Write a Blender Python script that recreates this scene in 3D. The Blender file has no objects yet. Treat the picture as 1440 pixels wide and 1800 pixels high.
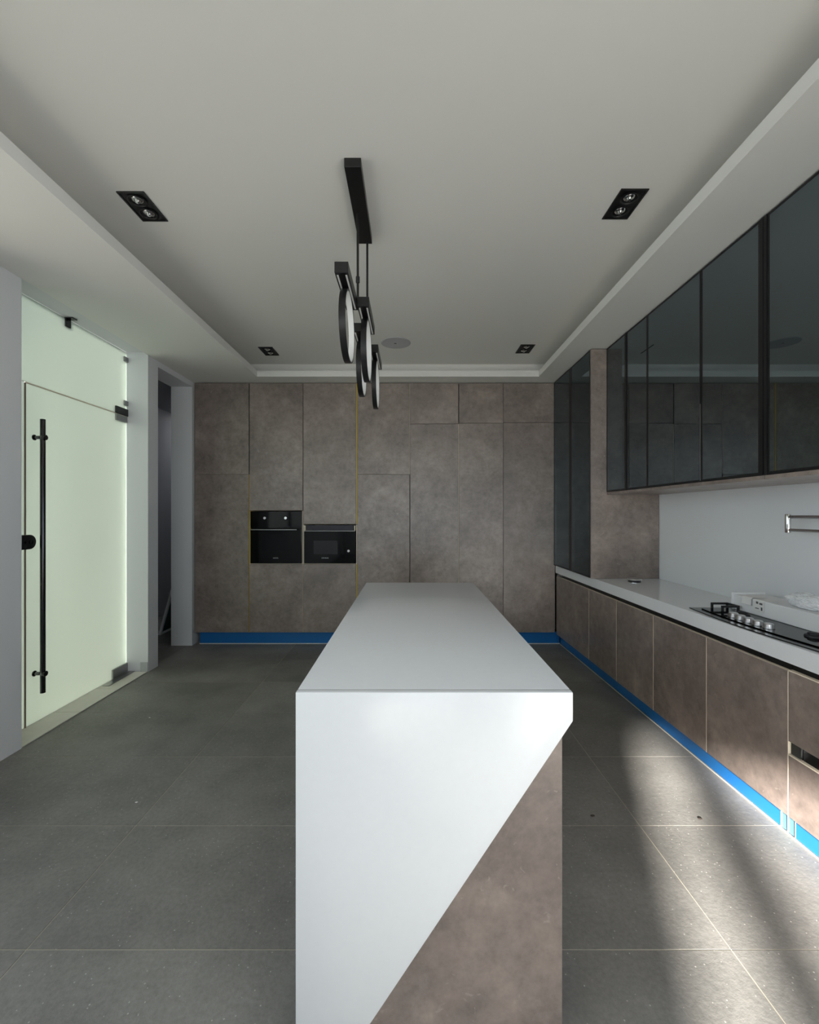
import bpy, bmesh, math, random
from mathutils import Vector, Matrix, noise
random.seed(7)
S = bpy.context.scene
C = S.collection

# ------------------------------------------------------------------ camera, world, sun, exposure
H = 1.484
cam = bpy.data.cameras.new('camera')
cam.sensor_fit = 'HORIZONTAL'; cam.sensor_width = 36.0
cam.lens = 36.0 * 780 / 1440
cam.shift_x = -2 / 1440; cam.shift_y = 3 / 1440
cam.clip_start = 0.05
camo = bpy.data.objects.new('camera', cam); C.objects.link(camo)
camo.location = (0, 0, H); camo.rotation_euler = (math.pi / 2, 0, 0)
S.camera = camo

w = bpy.data.worlds.new('world'); S.world = w; w.use_nodes = True
bg = w.node_tree.nodes['Background']
bg.inputs[0].default_value = (0.80, 0.905, 1.0, 1); bg.inputs[1].default_value = 1.7

sun = bpy.data.lights.new('sun', 'SUN'); sun.energy = 27.0; sun.angle = math.radians(1.7)
sun.color = (1.0, 0.95, 0.88)
suno = bpy.data.objects.new('sun', sun); C.objects.link(suno)
_el = math.radians(17.2)
_d = Vector((0.38, 1.0, 0)).normalized() * math.cos(_el) + Vector((0, 0, -math.sin(_el)))
suno.rotation_euler = _d.to_track_quat('-Z', 'Y').to_euler()
suno.location = (-4, -10, 6)

def portal(name, loc, rot, sx, sy):
    l = bpy.data.lights.new(name, 'AREA'); l.shape = 'RECTANGLE'; l.size = sx; l.size_y = sy
    l.cycles.is_portal = True
    o = bpy.data.objects.new(name, l); C.objects.link(o); o.location = loc; o.rotation_euler = rot
portal('window_portal', (-0.3, -5.63, 1.425), (math.pi / 2, 0, 0), 3.0, 2.85)
portal('window_portal', (-2.68, -1.4, 2.05), (math.pi / 2, 0, -math.pi / 2), 7.4, 1.7)
portal('window_portal', (2.37, -1.35, 1.9), (math.pi / 2, 0, math.pi / 2), 5.1, 1.9)

S.view_settings.view_transform = 'Standard'; S.view_settings.look = 'None'
S.view_settings.gamma = 1.0; S.view_settings.use_curve_mapping = False
S.view_settings.exposure = 0.58
S.cycles.max_bounces = 10; S.cycles.diffuse_bounces = 6; S.cycles.glossy_bounces = 5
S.cycles.transparent_max_bounces = 12; S.cycles.sample_clamp_indirect = 6

# ------------------------------------------------------------------ materials
M = {}
def srgb(r, g, b):
    f = lambda c: (c / 255 / 12.92) if c / 255 <= 0.04045 else ((c / 255 + 0.055) / 1.055) ** 2.4
    return (f(r), f(g), f(b), 1)
def mat(name, col, rough=0.5, metal=0.0, ior=1.5, spec=0.5, bump=0.0, bscale=60, var=0.0, vscale=3):
    m = bpy.data.materials.new(name); m.use_nodes = True; nt = m.node_tree
    p = nt.nodes['Principled BSDF']
    p.inputs['Base Color'].default_value = col; p.inputs['Roughness'].default_value = rough
    p.inputs['Metallic'].default_value = metal; p.inputs['IOR'].default_value = ior
    p.inputs['Specular IOR Level'].default_value = spec
    if bump or var:
        g = nt.nodes.new('ShaderNodeNewGeometry')
    if var:
        n = nt.nodes.new('ShaderNodeTexNoise'); n.inputs['Scale'].default_value = vscale
        n.inputs['Detail'].default_value = 4
        nt.links.new(g.outputs['Position'], n.inputs['Vector'])
        mx = nt.nodes.new('ShaderNodeMix'); mx.data_type = 'RGBA'
        mx.inputs['A'].default_value = tuple(c * (1 - var) for c in col[:3]) + (1,)
        mx.inputs['B'].default_value = tuple(min(1, c * (1 + var)) for c in col[:3]) + (1,)
        nt.links.new(n.outputs['Fac'], mx.inputs['Factor'])
        nt.links.new(mx.outputs['Result'], p.inputs['Base Color'])
    if bump:
        n2 = nt.nodes.new('ShaderNodeTexNoise'); n2.inputs['Scale'].default_value = bscale
        n2.inputs['Detail'].default_value = 3
        nt.links.new(g.outputs['Position'], n2.inputs['Vector'])
        b = nt.nodes.new('ShaderNodeBump'); b.inputs['Strength'].default_value = bump
        b.inputs['Distance'].default_value = 0.002
        nt.links.new(n2.outputs['Fac'], b.inputs['Height'])
        nt.links.new(b.outputs['Normal'], p.inputs['Normal'])
    M[name] = m
    return m

mat('ceiling_paint', srgb(224, 223, 219), 0.9, bump=0.05, bscale=90)
mat('wall_paint', srgb(214, 216, 218), 0.75, bump=0.05, bscale=70)
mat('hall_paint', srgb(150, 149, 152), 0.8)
mat('backsplash_paint', srgb(232, 235, 237), 0.4)
mat('quartz', srgb(226, 228, 230), 0.16, var=0.02, vscale=40)
mat('carcass', srgb(205, 190, 170), 0.5, var=0.05, vscale=8)
mat('pale_edge', srgb(228, 215, 195), 0.45)
mat('gold_edge', srgb(196, 165, 70), 0.35, var=0.15, vscale=6)
mat('gap_shade', srgb(22, 20, 19), 0.7)
mat('black_channel', srgb(8, 8, 9), 0.45)
mat('black_metal', srgb(20, 20, 21), 0.38)
mat('black_frame', srgb(13, 14, 16), 0.4)
mat('stile', srgb(50, 56, 60), 0.5)
mat('cabinet_inside', srgb(66, 72, 74), 0.7)
mat('black_glass', srgb(5, 5, 6), 0.06, spec=0.22)
mat('oven_window', srgb(9, 11, 14), 0.08, spec=0.2)
mat('micro_window', srgb(38, 38, 42), 0.3, spec=0.25, var=0.1, vscale=30)
mat('purple_black', srgb(26, 22, 38), 0.4)
mat('chrome', srgb(214, 214, 214), 0.10, 1.0)
mat('steel', srgb(150, 150, 150), 0.28, 1.0)
mat('bright_steel', srgb(225, 225, 225), 0.28, 1.0)
mat('dark_steel', srgb(78, 78, 80), 0.22, 1.0)
mat('logo_grey', srgb(185, 188, 190), 0.4)
mat('led_diffuser', srgb(222, 222, 220), 0.5)
mat('white_plastic', srgb(232, 234, 236), 0.45)
mat('foam', srgb(236, 237, 238), 0.8, bump=0.15, bscale=220)
mat('speaker_mesh', srgb(182, 182, 186), 0.7)
mat('cast_iron', srgb(30, 30, 32), 0.55, bump=0.1, bscale=300)
mat('yard_wall', srgb(205, 206, 200), 0.85)
mat('sill_stone', srgb(205, 202, 192), 0.4, var=0.08, vscale=14)
mat('terrace', srgb(132, 132, 126), 0.8)
mat('outside_wall', srgb(225, 225, 220), 0.85)
mat('grout', srgb(176, 169, 153), 0.9, var=0.45, vscale=1.6)
mat('debris', srgb(52, 44, 38), 0.8)
mat('white_chip', srgb(235, 235, 232), 0.8)
mat('board_green', srgb(22, 68, 66), 0.3)
mat('skirting', srgb(176, 180, 180), 0.4, var=0.15, vscale=40)
mat('print_grey', srgb(90, 90, 95), 0.6)
mat('tape_pale', srgb(170, 205, 220), 0.2)
mat('tape', srgb(92, 150, 186), 0.2)
mat('dark_seal', srgb(120, 105, 92), 0.6)

def blue_film():
    m = mat('blue_film', srgb(34, 108, 176), 0.16, bump=0.1, bscale=14)
blue_film()

def ramp(nt, stops):
    r = nt.nodes.new('ShaderNodeValToRGB')
    while len(r.color_ramp.elements) < len(stops): r.color_ramp.elements.new(0.5)
    for e, (p, c) in zip(r.color_ramp.elements, stops): e.position = p; e.color = c
    return r
def laminate():
    m = bpy.data.materials.new('stone_laminate'); m.use_nodes = True; nt = m.node_tree; L = nt.links
    p = nt.nodes['Principled BSDF']
    g = nt.nodes.new('ShaderNodeNewGeometry')
    oi = nt.nodes.new('ShaderNodeObjectInfo')
    off = nt.nodes.new('ShaderNodeVectorMath'); off.operation = 'MULTIPLY_ADD'
    cmb = nt.nodes.new('ShaderNodeCombineXYZ')
    for k in range(3): L.new(oi.outputs['Random'], cmb.inputs[k])
    L.new(cmb.outputs[0], off.inputs[0]); off.inputs[1].default_value = (9, 5, 13); L.new(g.outputs['Position'], off.inputs[2])
    n1 = nt.nodes.new('ShaderNodeTexNoise'); n1.inputs['Scale'].default_value = 2.6; n1.inputs['Detail'].default_value = 7; n1.inputs['Roughness'].default_value = 0.62; n1.inputs['Distortion'].default_value = 0.6
    n2 = nt.nodes.new('ShaderNodeTexNoise'); n2.inputs['Scale'].default_value = 17; n2.inputs['Detail'].default_value = 6; n2.inputs['Roughness'].default_value = 0.7
    n3 = nt.nodes.new('ShaderNodeTexNoise'); n3.inputs['Scale'].default_value = 26; n3.inputs['Detail'].default_value = 3; n3.inputs['Distortion'].default_value = 1.2
    for n in (n1, n2, n3): L.new(off.outputs[0], n.inputs['Vector'])
    r1 = ramp(nt, [(0.30, srgb(113, 101, 95)), (0.52, srgb(135, 122, 115)), (0.72, srgb(155, 142, 134))])
    L.new(n1.outputs['Fac'], r1.inputs[0])
    r2 = ramp(nt, [(0.30, (0.62, 0.62, 0.62, 1)), (0.5, (1, 1, 1, 1)), (0.70, (1.34, 1.31, 1.28, 1))])
    L.new(n2.outputs['Fac'], r2.inputs[0])
    mx = nt.nodes.new('ShaderNodeMix'); mx.data_type = 'RGBA'; mx.blend_type = 'MULTIPLY'; mx.inputs['Factor'].default_value = 0.75
    L.new(r1.outputs[0], mx.inputs['A']); L.new(r2.outputs[0], mx.inputs['B'])
    r3 = ramp(nt, [(0.67, (0, 0, 0, 1)), (0.74, (1, 1, 1, 1))])
    L.new(n3.outputs['Fac'], r3.inputs[0])
    mul = nt.nodes.new('ShaderNodeMath'); mul.operation = 'MULTIPLY'; mul.inputs[1].default_value = 0.4
    L.new(r3.outputs[0], mul.inputs[0])
    mx2 = nt.nodes.new('ShaderNodeMix'); mx2.data_type = 'RGBA'
    L.new(mul.outputs[0], mx2.inputs['Factor']); L.new(mx.outputs['Result'], mx2.inputs['A']); mx2.inputs['B'].default_value = srgb(178, 166, 156)
    L.new(mx2.outputs['Result'], p.inputs['Base Color'])
    rr = nt.nodes.new('ShaderNodeMapRange'); rr.inputs['To Min'].default_value = 0.44; rr.inputs['To Max'].default_value = 0.22; p.inputs['Specular IOR Level'].default_value = 0.95
    L.new(n2.outputs['Fac'], rr.inputs['Value']); L.new(rr.outputs[0], p.inputs['Roughness'])
    b = nt.nodes.new('ShaderNodeBump'); b.inputs['Strength'].default_value = 0.10; b.inputs['Distance'].default_value = 0.003
    L.new(n2.outputs['Fac'], b.inputs['Height']); L.new(b.outputs['Normal'], p.inputs['Normal'])
    M['laminate'] = m
laminate()

def tile_mat():
    m = bpy.data.materials.new('floor_tile'); m.use_nodes = True; nt = m.node_tree; L = nt.links
    p = nt.nodes['Principled BSDF']
    g = nt.nodes.new('ShaderNodeNewGeometry'); oi = nt.nodes.new('ShaderNodeObjectInfo')
    n1 = nt.nodes.new('ShaderNodeTexNoise'); n1.inputs['Scale'].default_value = 1.8; n1.inputs['Detail'].default_value = 6; n1.inputs['Roughness'].default_value = 0.6
    n2 = nt.nodes.new('ShaderNodeTexNoise'); n2.inputs['Scale'].default_value = 55; n2.inputs['Detail'].default_value = 4; n2.inputs['Roughness'].default_value = 0.7
    v = nt.nodes.new('ShaderNodeTexVoronoi'); v.inputs['Scale'].default_value = 62; v.inputs['Randomness'].default_value = 1
    n3 = nt.nodes.new('ShaderNodeTexNoise'); n3.inputs['Scale'].default_value = 120
    for n in (n1, n2, v, n3): L.new(g.outputs['Position'], n.inputs['Vector'])
    r1 = ramp(nt, [(0.32, srgb(111, 110, 107)), (0.68, srgb(139, 137, 133))]); L.new(n1.outputs['Fac'], r1.inputs[0])
    r2 = ramp(nt, [(0.3, (0.78, 0.78, 0.78, 1)), (0.7, (1.15, 1.15, 1.14, 1))]); L.new(n2.outputs['Fac'], r2.inputs[0])
    mx = nt.nodes.new('ShaderNodeMix'); mx.data_type = 'RGBA'; mx.blend_type = 'MULTIPLY'; mx.inputs['Factor'].default_value = 0.8
    L.new(r1.outputs[0], mx.inputs['A']); L.new(r2.outputs[0], mx.inputs['B'])
    ra = nt.nodes.new('ShaderNodeMapRange'); ra.inputs['To Min'].default_value = 0.88; ra.inputs['To Max'].default_value = 1.1
    L.new(oi.outputs['Random'], ra.inputs['Value'])
    vm = nt.nodes.new('ShaderNodeVectorMath'); vm.operation = 'SCALE'
    L.new(mx.outputs['Result'], vm.inputs[0]); L.new(ra.outputs[0], vm.inputs['Scale'])
    # pale chips
    lt = nt.nodes.new('ShaderNodeMath'); lt.operation = 'LESS_THAN'; lt.inputs[1].default_value = 0.16; L.new(v.outputs['Distance'], lt.inputs[0])
    sx = nt.nodes.new('ShaderNodeSeparateColor'); L.new(v.outputs['Color'], sx.inputs[0])
    gt = nt.nodes.new('ShaderNodeMath'); gt.operation = 'GREATER_THAN'; gt.inputs[1].default_value = 0.80; L.new(sx.outputs[0], gt.inputs[0])
    mu = nt.nodes.new('ShaderNodeMath'); mu.operation = 'MULTIPLY'; L.new(lt.outputs[0], mu.inputs[0]); L.new(gt.outputs[0], mu.inputs[1])
    mu2 = nt.nodes.new('ShaderNodeMath'); mu2.operation = 'MULTIPLY'; mu2.inputs[1].default_value = 0.5; L.new(mu.outputs[0], mu2.inputs[0])
    mx2 = nt.nodes.new('ShaderNodeMix'); mx2.data_type = 'RGBA'; L.new(mu2.outputs[0], mx2.inputs['Factor'])
    L.new(vm.outputs[0], mx2.inputs['A']); mx2.inputs['B'].default_value = srgb(205, 203, 196)
    L.new(mx2.outputs['Result'], p.inputs['Base Color'])
    rr = nt.nodes.new('ShaderNodeMapRange'); rr.inputs['To Min'].default_value = 0.62; rr.inputs['To Max'].default_value = 0.40
    L.new(n1.outputs['Fac'], rr.inputs['Value']); L.new(rr.outputs[0], p.inputs['Roughness'])
    b = nt.nodes.new('ShaderNodeBump'); b.inputs['Strength'].default_value = 0.45; b.inputs['Distance'].default_value = 0.003
    L.new(n2.outputs['Fac'], b.inputs['Height']); L.new(b.outputs['Normal'], p.inputs['Normal'])
    M['tile'] = m
tile_mat()

def frosted():
    m = bpy.data.materials.new('frosted_glass'); m.use_nodes = True; nt = m.node_tree; L = nt.links
    nt.nodes.remove(nt.nodes['Principled BSDF'])
    out = nt.nodes['Material Output']
    tr = nt.nodes.new('ShaderNodeBsdfTranslucent'); tr.inputs[0].default_value = (0.52, 0.56, 0.52, 1)
    df = nt.nodes.new('ShaderNodeBsdfDiffuse'); df.inputs[0].default_value = (0.62, 0.70, 0.63, 1)
    a = nt.nodes.new('ShaderNodeMixShader'); a.inputs[0].default_value = 0.10
    gl = nt.nodes.new('ShaderNodeBsdfGlossy'); gl.inputs['Roughness'].default_value = 0.22
    fr = nt.nodes.new('ShaderNodeFresnel'); fr.inputs[0].default_value = 1.45
    b = nt.nodes.new('ShaderNodeMixShader')
    rf = nt.nodes.new('ShaderNodeBsdfRefraction'); rf.inputs['Roughness'].default_value = 0.45; rf.inputs['IOR'].default_value = 1.12
    rf.inputs[0].default_value = (0.66, 0.74, 0.67, 1)
    c0 = nt.nodes.new('ShaderNodeMixShader'); c0.inputs[0].default_value = 0.38
    L.new(tr.outputs[0], c0.inputs[1]); L.new(rf.outputs[0], c0.inputs[2])
    L.new(c0.outputs[0], a.inputs[1]); L.new(df.outputs[0], a.inputs[2])
    L.new(fr.outputs[0], b.inputs[0]); L.new(a.outputs[0], b.inputs[1]); L.new(gl.outputs[0], b.inputs[2])
    L.new(b.outputs[0], out.inputs[0]); M['frosted'] = m
frosted()
def tinted(name, tint, ior, rough):
    m = bpy.data.materials.new(name); m.use_nodes = True; nt = m.node_tree; L = nt.links
    nt.nodes.remove(nt.nodes['Principled BSDF']); out = nt.nodes['Material Output']
    tr = nt.nodes.new('ShaderNodeBsdfTransparent'); tr.inputs[0].default_value = tint
    gl = nt.nodes.new('ShaderNodeBsdfGlossy'); gl.inputs['Roughness'].default_value = rough; gl.inputs[0].default_value = (0.76, 0.92, 1.0, 1)
    fr = nt.nodes.new('ShaderNodeFresnel'); fr.inputs[0].default_value = ior
    b = nt.nodes.new('ShaderNodeMixShader')
    L.new(fr.outputs[0], b.inputs[0]); L.new(tr.outputs[0], b.inputs[1]); L.new(gl.outputs[0], b.inputs[2])
    L.new(b.outputs[0], out.inputs[0]); M[name] = m
tinted('tinted_glass', (0.42, 0.47, 0.49, 1), 3.0, 0.0)
tinted('tinted_glass_satin', (0.26, 0.30, 0.34, 1), 2.0, 0.03)
def wrap():
    m = bpy.data.materials.new('plastic_wrap'); m.use_nodes = True; nt = m.node_tree
    p = nt.nodes['Principled BSDF']; p.inputs['Base Color'].default_value = srgb(240, 242, 244)
    p.inputs['Roughness'].default_value = 0.2; p.inputs['Alpha'].default_value = 0.85
    M['wrap'] = m
wrap()

# ------------------------------------------------------------------ mesh helpers
class B:
    def __init__(s): s.bm = bmesh.new()
    def box(s, x0, x1, y0, y1, z0, z1, bev=0, seg=2):
        t = bmesh.new(); bmesh.ops.create_cube(t, size=1)
        for v in t.verts:
            v.co = Vector(((x0 + x1) / 2 + v.co.x * (x1 - x0), (y0 + y1) / 2 + v.co.y * (y1 - y0), (z0 + z1) / 2 + v.co.z * (z1 - z0)))
        if bev: bmesh.ops.bevel(t, geom=t.edges[:], offset=bev, segments=seg, affect='EDGES', profile=0.5)
        return s.merge(t)
    def merge(s, t):
        me = bpy.data.meshes.new('tmp'); t.to_mesh(me); t.free(); s.bm.from_mesh(me); bpy.data.meshes.remove(me); return s
    def cyl(s, p0, p1, r0, r1=None, n=24, bev=0):
        r1 = r0 if r1 is None else r1
        p0, p1 = Vector(p0), Vector(p1); d = p1 - p0
        t = bmesh.new(); bmesh.ops.create_cone(t, cap_ends=True, segments=n, radius1=r0, radius2=r1, depth=d.length)
        if bev:
            bmesh.ops.bevel(t, geom=[e for e in t.edges if all(len(f.verts) == 4 or True for f in e.link_faces) and any(len(f.verts) > 4 for f in e.link_faces)], offset=bev, segments=2, affect='EDGES', profile=0.5)
        q = d.to_track_quat('Z', 'Y').to_matrix().to_4x4()
        bmesh.ops.transform(t, matrix=Matrix.Translation((p0 + p1) / 2) @ q, verts=t.verts)
        return s.merge(t)
    def lathe(s, c, prof, n=32, axis='Z'):
        t = bmesh.new(); rings = []
        for r, z in prof:
            ring = []
            for k in range(n):
                a = 2 * math.pi * k / n
                if axis == 'Z': co = (c[0] + r * math.cos(a), c[1] + r * math.sin(a), c[2] + z)
                elif axis == 'X': co = (c[0] + z, c[1] + r * math.cos(a), c[2] + r * math.sin(a))
                else: co = (c[0] + r * math.cos(a), c[1] + z, c[2] + r * math.sin(a))
                ring.append(t.verts.new(co))
            rings.append(ring)
        for a, b in zip(rings[:-1], rings[1:]):
            for k in range(n): t.faces.new((a[k], a[(k + 1) % n], b[(k + 1) % n], b[k]))
        bmesh.ops.remove_doubles(t, verts=t.verts, dist=1e-6)
        bmesh.ops.recalc_face_normals(t, faces=t.faces)
        return s.merge(t)
    def prism(s, pts, ext, bev=0):
        """polygon points (3-D) extruded by vector ext"""
        t = bmesh.new(); vs = [t.verts.new(p) for p in pts]; f = t.faces.new(vs)
        r = bmesh.ops.extrude_face_region(t, geom=[f])
        bmesh.ops.translate(t, vec=Vector(ext), verts=[v for v in r['geom'] if isinstance(v, bmesh.types.BMVert)])
        bmesh.ops.recalc_face_normals(t, faces=t.faces)
        if bev: bmesh.ops.bevel(t, geom=t.edges[:], offset=bev, segments=2, affect='EDGES', profile=0.5)
        return s.merge(t)
    def annulus(s, c, ro, ri, x0, x1, n=48):
        """ring about the X axis"""
        return s.lathe(c, [(ro, x0), (ro, x1), (ri, x1), (ri, x0), (ro, x0)], n, 'X')

def root_loc(o):
    while o.parent: o = o.parent
    return o.location
def obj(name, b, m, parent=None, smooth=False, origin=None):
    me = bpy.data.meshes.new(name)
    bm = b.bm
    if parent is not None: base = Vector(root_loc(parent))
    else: base = Vector(origin) if origin is not None else Vector((0, 0, 0))
    bmesh.ops.translate(bm, vec=-base, verts=bm.verts)
    bm.to_mesh(me); bm.free()
    me.materials.append(M[m])
    if smooth:
        me.polygons.foreach_set('use_smooth', [True] * len(me.polygons))
        try: me.set_sharp_from_angle(angle=math.radians(35))
        except Exception: pass
    o = bpy.data.objects.new(name, me); C.objects.link(o)
    if parent is not None: o.parent = parent
    else: o.location = base
    return o
def tag(o, label, cat, group=None):
    o['label'] = label; o['category'] = cat
    if group: o['group'] = group
    return o
def thing(name, label, cat, loc, group=None):
    o = bpy.data.objects.new(name, None); C.objects.link(o); o.location = loc
    o.empty_display_size = 0.1
    return tag(o, label, cat, group)
def struct(o, label=None):
    o['kind'] = 'structure'
    if label: o['label'] = label
    return o
def dup(root, dx, label):
    r = root.copy(); C.objects.link(r); r.location = root.location + Vector(dx); r['label'] = label
    for ch in list(root.children):
        c = ch.copy(); C.objects.link(c); c.parent = r
        for g in list(ch.children):
            d = g.copy(); C.objects.link(d); d.parent = c
    return r

# ------------------------------------------------------------------ key planes
XL, XR = -2.46, 2.235          # side walls
YB = 5.02                      # front of the tall cabinets
YREAR = -5.5
ZL, ZU = 2.97, 3.17            # bulkhead underside, upper ceiling
GLX = -2.655                   # plane of the frosted glass
LW = 0.235                     # left wall thickness
def bz(y): return H - (y - 903) / (780 / YB)
def bx(x): return (x - 722) / (780 / YB)

# ------------------------------------------------------------------ floor
fl = obj('floor', B().box(-4.3, 2.5, -5.65, 7.6, -0.12, -0.0018), 'grout'); struct(fl, 'large grey stone-look floor tiles with pale grout')
JX, JY, G = 1.091, 1.511, 0.0045
tb = B().box(-0.6 + G / 2, 0.6 - G / 2, -0.3 + G / 2, 0.3 - G / 2, -0.010, 0.0)
tme = None
for i in range(-4, 1):
    for j in range(-12, 10):
        cx = JX + 0.6 + 1.2 * i; cy = JY + 0.3 + 0.6 * j
        if cx < -3.9 and cy > 4.2: pass
        if cx > 2.4 or cx < -4.2: continue
        if cx < -3.0 and cy < 4.2: continue
        if tme is None:
            t0 = obj('floor_tile', tb, 'tile', fl); tme = t0.data
        else:
            t0 = bpy.data.objects.new('floor_tile', tme); C.objects.link(t0); t0.parent = fl
        t0.location = (cx, cy, random.uniform(-0.0006, 0.0))

# ------------------------------------------------------------------ walls
WY0, WY1, WZ0 = -3.9, 1.2, 0.95
b = B()
b.box(XL - LW, XL, 2.3, 2.805, 0, 3.3)                      # near part
b.box(XL - LW, XL, YREAR - 0.15, -5.1, 0, 3.3)
b.box(XL - LW, XL, -5.1, 2.3, 2.85, 3.3)                    # over the added high side glazing
b.box(XL - LW, XL, -5.1, 2.3, 0, 1.2)                       # under it
b.box(XL - LW, XL, 4.156, 4.319, 0, 3.3)                    # pier between the openings
b.box(XL - LW, XL, 4.99, 7.6, 0, 3.3)                       # far stub
b.box(XL - LW, XL, 2.805, 4.156, 2.995, 3.3)                # over the glass door
b.box(XL - LW, XL, 4.319, 4.99, 2.912, 3.3)                 # over the passage
wl = struct(obj('wall_left', b, 'wall_paint'), 'pale painted wall with a glass door and a passage')
wr = struct(obj('wall_right', B().box(XR, XR + 0.15, WY1, 7.6, 0, 3.3).box(XR, XR + .15, YREAR - .15, WY0, 0, 3.3).box(XR, XR + .15, WY0, WY1, 0, WZ0).box(XR, XR + .15, WY0, WY1, 2.85, 3.3), 'backsplash_paint'), 'light grey wall behind the worktop')
wb = struct(obj('wall_back', B().box(XL + 0.002, XR - 0.002, 5.68, 5.8, 0, 3.3), 'wall_paint'))
b = B()
OX0, OX1, OZ = -1.80, 1.2, 2.85
b.box(XL, OX0, YREAR - 0.15, YREAR, 0, 3.3)
b.box(OX1, XR, YREAR - 0.15, YREAR, 0, 3.3)
b.box(OX0, OX1, YREAR - 0.15, YREAR, OZ, 3.3)
struct(obj('wall_front', b, 'wall_paint'), 'wall with the terrace doors opposite the tall cabinets')
# terrace doors (open), mullions
win = bpy.data.objects.new('window_1', None); C.objects.link(win); win.location = (0.3, YREAR - 0.07, 0); struct(win, 'dark framed terrace doors')
for x0, x1 in ((OX0, OX0 + 0.06), (-1.505, -1.324), (-0.4, -0.34), (OX1 - 0.06, OX1)):
    obj('window_post', B().box(x0, x1, YREAR - 0.11, YREAR - 0.05, 0, OZ), 'black_frame', win)
obj('window_head', B().box(OX0 + 0.06, OX1 - 0.06, YREAR - 0.11, YREAR - 0.05, OZ - 0.06, OZ), 'black_frame', win)
wi2 = bpy.data.objects.new('added_window_right', None); C.objects.link(wi2); wi2.location = (XR + .1, -1.35, WZ0); struct(wi2, 'added unseen side glazing that brightens the right aisle')  # unseen window, added to bring more light to the right aisle
for y0 in (WY0, -2.2, -0.5, WY1 - .06):
    obj('window_post', B().box(XR + .05, XR + .11, y0, y0 + .06, WZ0, OZ), 'black_frame', wi2)
obj('window_head', B().box(XR + .05, XR + .11, WY0 + .06, WY1 - .06, OZ - .06, OZ), 'black_frame', wi2)
wi3 = bpy.data.objects.new('added_window_left', None); C.objects.link(wi3); wi3.location = (XL - .12, -2.2, 1.2); struct(wi3, 'added unseen high glazing that brightens the worktop side')  # unseen window, added to throw light across onto the worktop side
for y0 in (-5.1, -3.2, -1.3, .5, 2.24):
    obj('window_post', B().box(XL - .15, XL - .09, y0, y0 + .06, 1.2, OZ), 'black_frame', wi3)
# outside
struct(obj('wall_sun_block', B().box(-5.9, XL - LW - .01, -5.65, -5.5, -.13, 5.9), 'outside_wall'), 'added unseen wall that keeps sun off the high side glazing')  # added out of view to block the sun from the left glazing
struct(obj('ground_terrace', B().box(-14, 9, -20, 2.1, -0.25, -0.13), 'terrace'), 'sunlit terrace')
# yard behind the frosted door, hall behind the passage
b = B()
b.box(-4.45, -4.3, 2.2, 7.75, 0, 3.2)
struct(obj('wall_yard', b, 'yard_wall'))
struct(obj('ground_yard', B().box(-4.3, XL - LW - 0.001, 2.2, 4.156, -0.1, -0.0017), 'sill_stone'))
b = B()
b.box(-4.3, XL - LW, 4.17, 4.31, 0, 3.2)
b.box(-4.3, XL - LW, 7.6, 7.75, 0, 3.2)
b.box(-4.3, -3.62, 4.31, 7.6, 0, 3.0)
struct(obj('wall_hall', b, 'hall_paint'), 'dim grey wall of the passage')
struct(obj('ceiling_hall', B().box(-4.3, XL - LW - 0.001, 4.31, 6.9, 3.0, 3.2), 'hall_paint'))  # stops short: an added roof opening lets daylight into the hall
# stone scrap at the foot of the pier
struct(obj('trim_1', B().box(XL - 0.07, XL - 0.002, 4.150, 4.1555, 0.001, 0.095, 0.001), 'skirting'), 'small stone skirting offcut at the foot of the pier')

# ------------------------------------------------------------------ ceiling
ce = struct(obj('ceiling', B().box(-2.7, XR + 0.15, YREAR - 0.15, 5.8, ZU, ZU + 0.15), 'ceiling_paint'), 'smooth white tray ceiling')
LX, RX, BY, FY = -1.665, 1.39, 4.81, -1.6
b = B()
b.box(XL, LX, YREAR, 5.675, ZL, 3.036); b.box(RX, XR, YREAR, 5.675, ZL, 3.036)
b.box(LX, RX, BY, 5.675, ZL, 3.036); b.box(LX, RX, YREAR, FY, ZL, 3.036)
obj('bulkhead', b, 'ceiling_paint', ce)
b = B()
b.box(XL, LX - 0.2, YREAR, 5.675, 3.036, ZU); b.box(RX + 0.2, XR, YREAR, 5.675, 3.036, ZU)
b.box(LX - 0.2, RX + 0.2, BY + 0.2, 5.675, 3.036, ZU); b.box(LX - 0.2, RX + 0.2, YREAR, FY - 0.2, 3.036, ZU)
obj('cove_fascia', b, 'ceiling_paint', ce)

# ------------------------------------------------------------------ frosted glass door
d1 = bpy.data.objects.new('door_1', None); C.objects.link(d1); d1.location = (GLX, 3.5, 0)
struct(d1, 'frosted green-tinted glass door with transom and long steel pull')
GT = 0.012
DY0, DY1, TZ = 3.060, 4.148, 2.395
leaf = obj('door_leaf', B().box(GLX - GT, GLX, DY0, DY1, 0.0085, TZ - 0.008, 0.0015, 1), 'frosted', d1)
obj('transom_pane', B().box(GLX - GT, GLX, 2.812, 4.150, TZ, 2.990, 0.0015, 1), 'frosted', d1)
obj('side_pane', B().box(GLX - GT, GLX, 2.812, DY0 - 0.012, 0.0095, TZ - 0.003, 0.0015, 1), 'frosted', d1)
obj('edge_seal', B().box(GLX - GT, GLX + 0.004, DY0 - 0.0105, DY0 - 0.002, 0.0085, TZ - 0.008), 'dark_seal', d1)
obj('edge_seal', B().box(GLX - GT + 0.002, GLX + 0.003, DY0, DY1, TZ - 0.0075, TZ - 0.0005), 'pale_edge', d1)
HX, HY = GLX + 0.062, 3.127
hb = B().cyl((HX, HY, 0.222), (HX, HY, 2.15), 0.0165, n=24, bev=0.002)
ph = obj('pull_handle', hb, 'dark_steel', leaf, True)
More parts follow.
